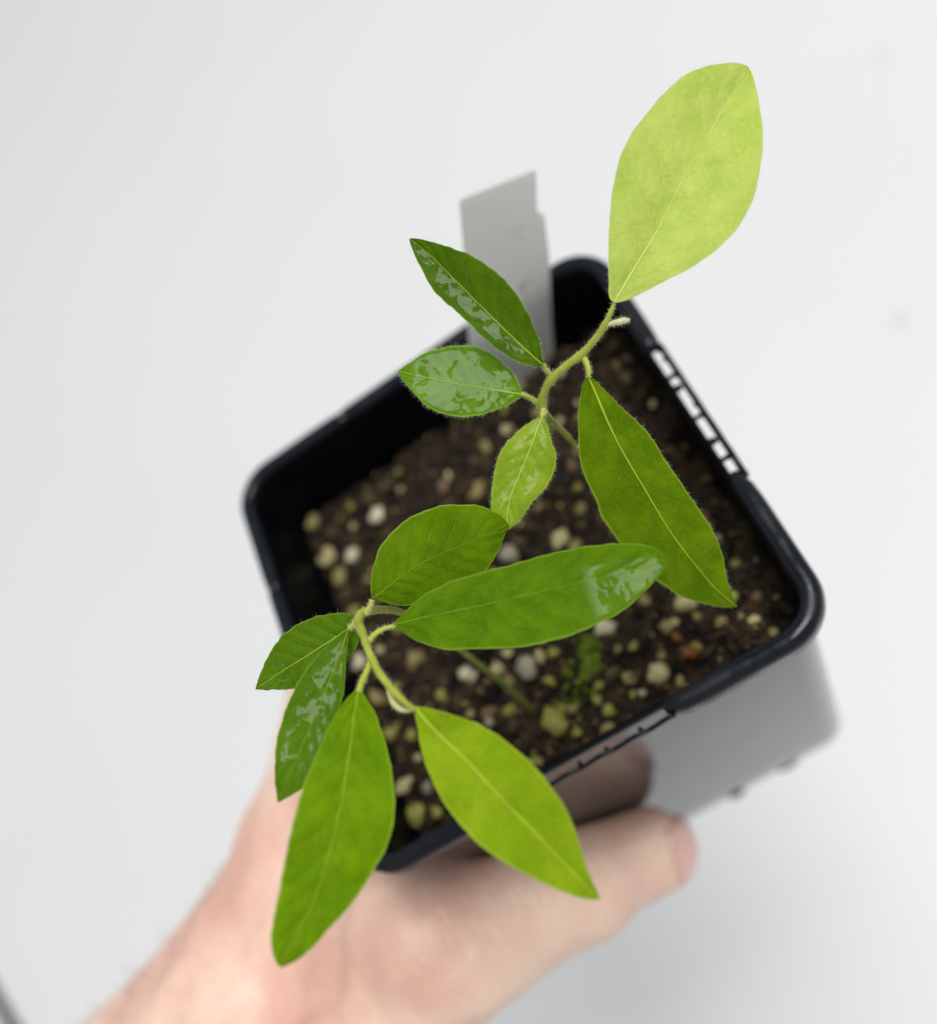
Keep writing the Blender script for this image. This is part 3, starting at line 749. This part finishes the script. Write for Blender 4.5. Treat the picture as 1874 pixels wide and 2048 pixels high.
bo['label'] = 'pale fuzzy growing tip'
leaf(pB, pxz(ZD, [(787, 708), (870, 645), (960, 575), (1060, 505), (1180, 445), (1300, 395), (1420, 345), (1598, 268)]),
     pxz(ZD, [(783, 705), (775, 600), (790, 520), (830, 400), (880, 330), (950, 260), (1030, 210), (1130, 165), (1230, 148), (1330, 143), (1430, 152), (1510, 185), (1570, 225), (1600, 265)]),
     pxz(ZD, [(795, 710), (850, 725), (920, 745), (1000, 748), (1120, 725), (1260, 680), (1380, 610), (1480, 530), (1530, 440), (1570, 350), (1601, 272)]),
     152.2, 0.34, 0.04, Lm_U, bend=-0.07, fold=(-0.05, -0.15), seed=7.7, rib=0.12, label='broad rounded leaf')
leaf(pB, pxz(ZM, [(540, 1160), (640, 1135), (740, 1115), (850, 1092), (960, 1065), (1080, 1038), (1190, 1010), (1311, 976)]),
     pxz(ZM, [(540, 1157), (590, 1105), (650, 1060), (720, 1030), (800, 1010), (880, 990), (960, 965), (1040, 945), (1120, 935), (1180, 930), (1240, 935), (1280, 945), (1312, 972)]),
     pxz(ZM, [(540, 1163), (590, 1195), (640, 1220), (690, 1230), (760, 1228), (860, 1225), (950, 1215), (1040, 1190), (1130, 1150), (1200, 1110), (1250, 1060), (1290, 1015), (1313, 978)]),
     149.3, *mirror_slope(1240, 1140, 150), Lm_R, bend=-0.05, fold=(0.12, 0.0), dome=0.05, ripple=0.4, seed=8.3, rib=0.14, label='long broad leaf with a wet shining tip')
leaf(pB, pxz(ZD, [(690, 858), (640, 890), (560, 945), (470, 1000), (380, 1060), (290, 1112), (200, 1172), (93, 1245)]),
     pxz(ZD, [(692, 850), (668, 815), (640, 792), (560, 790), (480, 805), (400, 830), (330, 865), (270, 905), (220, 960), (180, 1020), (155, 1080), (130, 1120), (110, 1180), (92, 1242)]),
     pxz(ZD, [(695, 865), (712, 920), (700, 980), (670, 1040), (620, 1100), (540, 1160), (450, 1210), (350, 1240), (290, 1250), (200, 1250), (94, 1247)]),
     153.2, -0.16, 0.10, Lm_1, bend=-0.02, fold=(0.1, 0.1), hair=60, seed=9.1, label='small dark leaf pointing left')
leaf(pB, [(697, 1258), (672, 1330), (640, 1410), (605, 1490), (575, 1555), (556, 1605)],
     [(694, 1259), (675, 1272), (648, 1296), (624, 1323), (604, 1350), (587, 1380), (571, 1417), (559, 1454), (551, 1495), (548, 1535), (550, 1573), (555, 1604)],
     [(699, 1259), (696, 1289), (692, 1323), (691, 1356), (687, 1390), (675, 1430), (660, 1475), (640, 1525), (608, 1577), (576, 1596), (557, 1605)],
     151.4, *mirror_slope(620, 1430, 148), Lm_2, bend=-0.02, fold=(0.05, 0.15), dome=0.08, ripple=0.4, hair=40, seed=10.3, rib=0.14, label='narrow wet leaf half hidden by the front leaf')
leaf(pB, pxz(Z4, [(577, 285), (555, 400), (540, 540), (515, 700), (490, 860), (450, 1020), (410, 1170), (360, 1320), (300, 1430), (250, 1520), (200, 1638)]),
     pxz(Z4, [(570, 285), (510, 340), (440, 450), (390, 560), (350, 660), (310, 740), (280, 840), (250, 960), (225, 1080), (205, 1190), (185, 1300), (160, 1400), (148, 1490), (155, 1560), (175, 1620), (199, 1640)]),
     pxz(Z4, [(585, 285), (640, 370), (680, 460), (710, 560), (735, 660), (748, 770), (753, 860), (745, 960), (715, 1050), (660, 1150), (610, 1230), (560, 1320), (490, 1390), (420, 1470), (340, 1560), (270, 1610), (202, 1640)]),
     142.6, 0.02, 0.32, Lm_3, bend=-0.06, fold=(0.22, 0.0), seed=11.7, rib=0.17, label='large green leaf hanging over the wrist')
leaf(pB, pxz(Z4, [(850, 375), (920, 460), (1000, 540), (1090, 620), (1180, 720), (1280, 830), (1380, 930), (1480, 1030), (1580, 1140), (1670, 1230), (1747, 1305)]),
     pxz(Z4, [(846, 378), (860, 470), (875, 570), (910, 680), (950, 770), (1010, 870), (1080, 960), (1160, 1040), (1250, 1110), (1340, 1160), (1430, 1210), (1540, 1260), (1640, 1300), (1720, 1312), (1746, 1308)]),
     pxz(Z4, [(852, 370), (930, 380), (1030, 410), (1130, 440), (1210, 485), (1300, 545), (1390, 620), (1470, 710), (1540, 800), (1590, 880), (1630, 980), (1660, 1090), (1700, 1190), (1748, 1302)]),
     139.6, -0.08, 0.20, Lm_4, bend=-0.05, fold=(0.35, 0.5), dome=0.1, seed=12.9, rib=0.2, label='yellow-green leaf hanging over the thumb')

# ------------------------------------------------------------------ hand
t = NT('skin'); co = t.objco()
n1 = t.noise(co, 38.0, 4, 0.6); n2 = t.noise(co, 130.0, 4, 0.6); n3 = t.noise(co, 900.0, 3); n4 = t.noise(co, 14.0, 2)
c = t.mix(t.ramp(n1, 0.3, 0.7), (0.76, 0.44, 0.34), (0.93, 0.66, 0.52))
c = t.mix(t.val('MULTIPLY', t.ramp(n2, 0.5, 0.75), 0.35), c, (0.80, 0.41, 0.35))
c = t.mix(t.val('MULTIPLY', t.ramp(n4, 0.48, 0.68), 0.6), c, (0.93, 0.70, 0.53))
wv = t.add('ShaderNodeTexWave'); wv.inputs['Scale'].default_value = 130.0; wv.inputs['Distortion'].default_value = 9.0; wv.inputs['Detail'].default_value = 3.0; wv.inputs['Detail Scale'].default_value = 1.5
t.link(co, wv.inputs['Vector'])
hh = t.val('ADD', t.val('MULTIPLY', wv.outputs['Fac'], 0.10), t.val('ADD', t.val('MULTIPLY', n2, 1.2), t.val('MULTIPLY', n3, 0.35)))
t.set(Base_Color=c, Roughness=0.42, Specular_IOR_Level=0.45, Subsurface_Weight=0.08, Subsurface_Scale=0.003, Subsurface_Radius=(1.0, 0.35, 0.2),
      Normal=t.bump(hh, 0.75, 0.0009))
M_skin = t.m
def V(*a): return np.array(a, float)
ZV = 1.25
lo = np.array([-215., -138., -124.]); hi = np.array([12., 76., 8.])
nx, ny, nz_ = [int((h - l) / ZV) + 1 for l, h in zip(lo, hi)]
gx_ = (lo[0] + ZV * np.arange(nx)).astype(np.float32)[:, None, None]
gy_ = (lo[1] + ZV * np.arange(ny)).astype(np.float32)[None, :, None]
gz_ = (lo[2] + ZV * np.arange(nz_)).astype(np.float32)[None, None, :]
def cone(a, b, ra, rb):
    ab = b - a; L2 = float(ab @ ab)
    h = ((gx_ - a[0]) * ab[0] + (gy_ - a[1]) * ab[1] + (gz_ - a[2]) * ab[2]) / L2
    np.clip(h, 0, 1, out=h)
    dx = gx_ - a[0] - h * ab[0]; dy = gy_ - a[1] - h * ab[1]; dz = gz_ - a[2] - h * ab[2]
    return np.sqrt(dx * dx + dy * dy + dz * dz) - (ra + (rb - ra) * h)
def smin(a, b, k):
    h = np.clip(0.5 + 0.5 * (b - a) / k, 0, 1)
    return b + (a - b) * h - k * h * (1 - h)
# joints (left hand, palm round the near-left corner of the pot)
WR = V(-147, -57, -58)
T_cmc, T_mcp, T_ip, T_tip = V(-100, -76, -42), V(-54, -61, -40), V(-29, -54.5, -59), V(-14.0, -52.2, -74)
I_mcp, I_pip, I_dip, I_tip = V(-86, -18, -46), V(-63.5, 20, -46), V(-52.5, 42, -48), V(-40, 56, -50)
parts = [
    (cone(V(-235, -80, -64), WR, 33, 28), 10),
    (cone(WR, V(-118, -47, -56), 28, 26), 14),
    (cone(V(-118, -47, -54), V(-92, -22, -54), 24, 16), 12),
    (cone(V(-124, -62, -50), I_mcp, 17, 12.5), 14),
    (cone(V(-126, -60, -66), V(-90, -14, -66), 17, 12.0), 12),
    (cone(V(-124, -62, -80), V(-88, -16, -84), 16, 11.5), 12),
    (cone(V(-120, -66, -90), V(-82, -22, -100), 15, 10.5), 12),
    (cone(V(-118, -74, -46), T_cmc, 17, 15), 12),
    (cone(T_cmc, T_mcp, 16.0, 12.5), 12),
    (cone(T_mcp, T_ip, 12.4, 11.0), 6),
    (cone(T_ip, T_tip, 11.2, 10.2), 5),
    (cone(V(-62, -52, -38), V(-84, -28, -46), 12.0, 12), 14),            # first web
    (cone(V(-36, -53.5, -50), V(-60, -50, -34), 10.5, 12.0), 8),
    (cone(V(-74, -52, -46), V(-100, -50, -52), 13, 15), 14),
    (cone(V(-86, -56, -66), V(-92, -46, -90), 16, 12), 12),              # palm
    (cone(I_mcp, I_pip, 11.2, 9.6), 8), (cone(I_pip, I_dip, 9.4, 8.3), 4), (cone(I_dip, I_tip, 8.2, 6.8), 4),
]
d = parts[0][0]
for q, k in parts[1:]: d = smin(d, q, k)
for z, m, p, dd, tp in ((-66, V(-90, -14, -66), V(-62.5, 26, -66), V(-51.5, 49, -67), V(-36, 57, -68)),
                        (-84, V(-88, -16, -84), V(-61.5, 24, -84), V(-50.5, 45, -84), V(-38, 55, -84)),
                        (-101, V(-82, -22, -100), V(-59, 12, -101), V(-50, 30, -101), V(-47, 44, -101))):
    f = np.minimum(np.minimum(cone(m, p, 10.6, 9.2), cone(p, dd, 9.0, 8.0)), cone(dd, tp, 7.8, 6.4))
    d = smin(d, f, 3.0)
del parts
# details: thumb tendon ridge, knuckle swell, creases
d = smin(d, cone(V(-96, -66, -27.5), V(-50, -57, -29.5), 3.4, 2.4), 4)
d = smin(d, cone(V(-118, -64, -31.0), V(-92, -34, -33.5), 2.4, 2.0), 6)
d = smin(d, cone(T_ip + V(0, -3, 1), T_ip + V(1, -3, 2), 9.8, 9.8), 4)
d = smin(d, cone(V(-85, -17, -38), V(-83, -15, -38), 5.5, 5.5), 8)
def groove(a, b, r, depth):
    global d
    d = d + depth * np.exp(-(np.maximum(cone(a, b, 0, 0), 0) / r) ** 2)
for off in (-2.6, 0.0, 2.4):
    ax = (T_tip - T_ip) / np.linalg.norm(T_tip - T_ip); c0 = T_ip + ax * off
    groove(c0 + V(-7, -7.5, -4), c0 + V(-2, -9.5, 4), 1.5, 0.9)
for off in (-4.5, -0.5, 3.5):
    ax = (T_ip - T_mcp) / np.linalg.norm(T_ip - T_mcp); c0 = T_mcp + ax * off
    groove(c0 + V(-2, -12, -9), c0 + V(3, -12.5, 2), 1.9, 1.5)
for a_, b_, r_, h_ in ((V(-62, -64, -27), V(-50, -50, -24), 2.2, 0.9), (V(-70, -64, -27), V(-60, -46, -22), 2.6, 1.0), (V(-80, -66, -26), V(-72, -44, -24), 2.6, 0.8), (V(-100, -60, -26), V(-88, -38, -28), 3.0, 0.8), (V(-56, -72, -36), V(-48, -62, -29), 2.0, 1.0)):
    groove(a_, b_, r_, h_)
d = smin(d, cone(V(-120, -40, -29), V(-98, -28, -33), 1.8, 1.4), 4)
# soft unevenness
lowf = 0.35 * np.sin(gx_ * 0.21 + gy_ * 0.13) * np.sin(gz_ * 0.19 + gx_ * 0.11 + 1.0) + 0.25 * np.sin(gx_ * 0.37 - gy_ * 0.31 + gz_ * 0.23)
d = d + lowf.astype(np.float32)
# the pot presses into the palm
hz = (HALF + TAPER * gz_) - 7.5
qx = np.abs(gx_) - hz; qy = np.abs(gy_) - hz
pd = np.sqrt(np.maximum(qx, 0) ** 2 + np.maximum(qy, 0) ** 2) + np.minimum(np.maximum(qx, qy), 0) - 7.5
d = np.maximum(d, 0.12 - pd)
del pd, qx, qy

def surface_nets(d, lo, h):
    s = d < 0
    nx, ny, nz = d.shape
    cnt = np.zeros((nx - 1, ny - 1, nz - 1), np.int8)
    for a in (0, 1):
        for b in (0, 1):
            for c in (0, 1):
                cnt += s[a:nx - 1 + a, b:ny - 1 + b, c:nz - 1 + c]
    act = np.argwhere((cnt > 0) & (cnt < 8))
    idx = -np.ones(cnt.shape, np.int64); idx[act[:, 0], act[:, 1], act[:, 2]] = np.arange(len(act))
    acc = np.zeros((len(act), 3)); num = np.zeros(len(act))
    cor = np.array([(a, b, c) for a in (0, 1) for b in (0, 1) for c in (0, 1)])
    for i in range(8):
        for j in range(i + 1, 8):
            if np.abs(cor[i] - cor[j]).sum() != 1: continue
            A = act + cor[i]; B = act + cor[j]
            da = d[A[:, 0], A[:, 1], A[:, 2]]; db = d[B[:, 0], B[:, 1], B[:, 2]]
            m = (da < 0) != (db < 0)
            tt = da[m] / (da[m] - db[m])
            acc[m] += A[m] + (B[m] - A[m]) * tt[:, None]; num[m] += 1
    verts = lo + h * acc / num[:, None]
    faces = []
    for ax in range(3):
        o1, o2 = [(1, 2), (2, 0), (0, 1)][ax]
        sl0 = [slice(None)] * 3; sl1 = [slice(None)] * 3
        sl0[ax] = slice(0, d.shape[ax] - 1); sl1[ax] = slice(1, None)
        s0, s1 = s[tuple(sl0)], s[tuple(sl1)]
        e = np.argwhere(s0 != s1)
        ok = (e[:, o1] > 0) & (e[:, o2] > 0) & (e[:, o1] < d.shape[o1] - 1) & (e[:, o2] < d.shape[o2] - 1); e = e[ok]
        flip = s0[e[:, 0], e[:, 1], e[:, 2]]
        u1 = np.zeros(3, int); u1[o1] = 1; u2 = np.zeros(3, int); u2[o2] = 1
        g = lambda q: idx[q[:, 0], q[:, 1], q[:, 2]]
        quad = np.stack([g(e - u1 - u2), g(e - u2), g(e), g(e - u1)], 1)
        quad[~flip] = quad[~flip][:, ::-1]
        faces.append(quad)
    return verts, np.concatenate(faces)
hv, hf = surface_nets(d, lo, ZV)
hand = mesh('person', hv, hf.tolist(), M_skin, origin=(-80, -40, -60))
tag(hand, 'bare left hand gripping the black pot, thumb along its near side', 'hand')
sm = hand.modifiers.new('smooth', 'SMOOTH'); sm.factor = 0.5; sm.iterations = 3
# thumbnail
t = NT('thumbnail'); co = t.objco(); nz2 = t.noise(co, 160.0, 3)
t.set(Base_Color=t.mix(nz2, (0.80, 0.42, 0.38), (0.88, 0.58, 0.50)), Roughness=0.25, Specular_IOR_Level=0.5, Subsurface_Weight=0.15, Subsurface_Scale=0.002)
M_nail = t.m
right, upv, back = R[0], R[1], R[2]
nn = right * 0.76 + back * 0.58 + upv * 0.16; nn /= np.linalg.norm(nn)
nw = right * 0.43 - upv * 0.90; nw -= nn * (nw @ nn); nw /= np.linalg.norm(nw)
nl_ = np.cross(nn, nw); nl_ *= np.sign(nl_ @ -back)
cc = T_tip + right * 0.3
vs, fs = [], []
NU, NVn = 13, 11
for i in range(NU):
    for j in range(NVn):
        a = (i / (NU - 1) - 0.5) * 1.45; b = (j / (NVn - 1) - 0.45) * 1.3
        q = abs(i / (NU - 1) - 0.5) * 2
        b *= (1 - 0.18 * q ** 3)
        dirv = nn * math.cos(a) * math.cos(b) + nw * math.sin(a) + nl_ * math.sin(b) * math.cos(a)
        vs.append(cc + dirv / np.linalg.norm(dirv) * 10.5)
for i in range(NU - 1):
    for j in range(NVn - 1):
        k = i * NVn + j; fs.append((k, k + 1, k + NVn + 1, k + NVn))
nail = mesh('thumbnail', vs, fs, M_nail, hand)
so = nail.modifiers.new('solid', 'SOLIDIFY'); so.thickness = 0.0005; so.offset = 0
# fine dark hairs on the back of wrist and hand
M_armhair = simple('arm_hair', (0.05, 0.035, 0.025), 0.5)
e1 = hv[hf[:, 1]] - hv[hf[:, 0]]; e2 = hv[hf[:, 3]] - hv[hf[:, 0]]
fn = np.cross(e1, e2); fn /= np.linalg.norm(fn, axis=1)[:, None] + 1e-9
fc = hv[hf].mean(1)
sel = np.where((fc[:, 0] < -104) & (fc[:, 0] > -200) & (fc[:, 1] > -92) & (fc[:, 2] > -90) & ((fn[:, 1] > 0.15) | (fn[:, 2] > 0.75)))[0]
pick = rng.choice(sel, min(420, len(sel)), replace=False)
arm_dir = V(0.45, 0.55, 0.25)
roots = fc[pick]; dirs = fn[pick] * 0.55 + arm_dir * 0.6 + rng.normal(0, .2, (len(pick), 3))
hairs(hand, roots, dirs / np.linalg.norm(dirs, axis=1)[:, None], 6.0, 0.04, 'arm_hair', M_armhair)
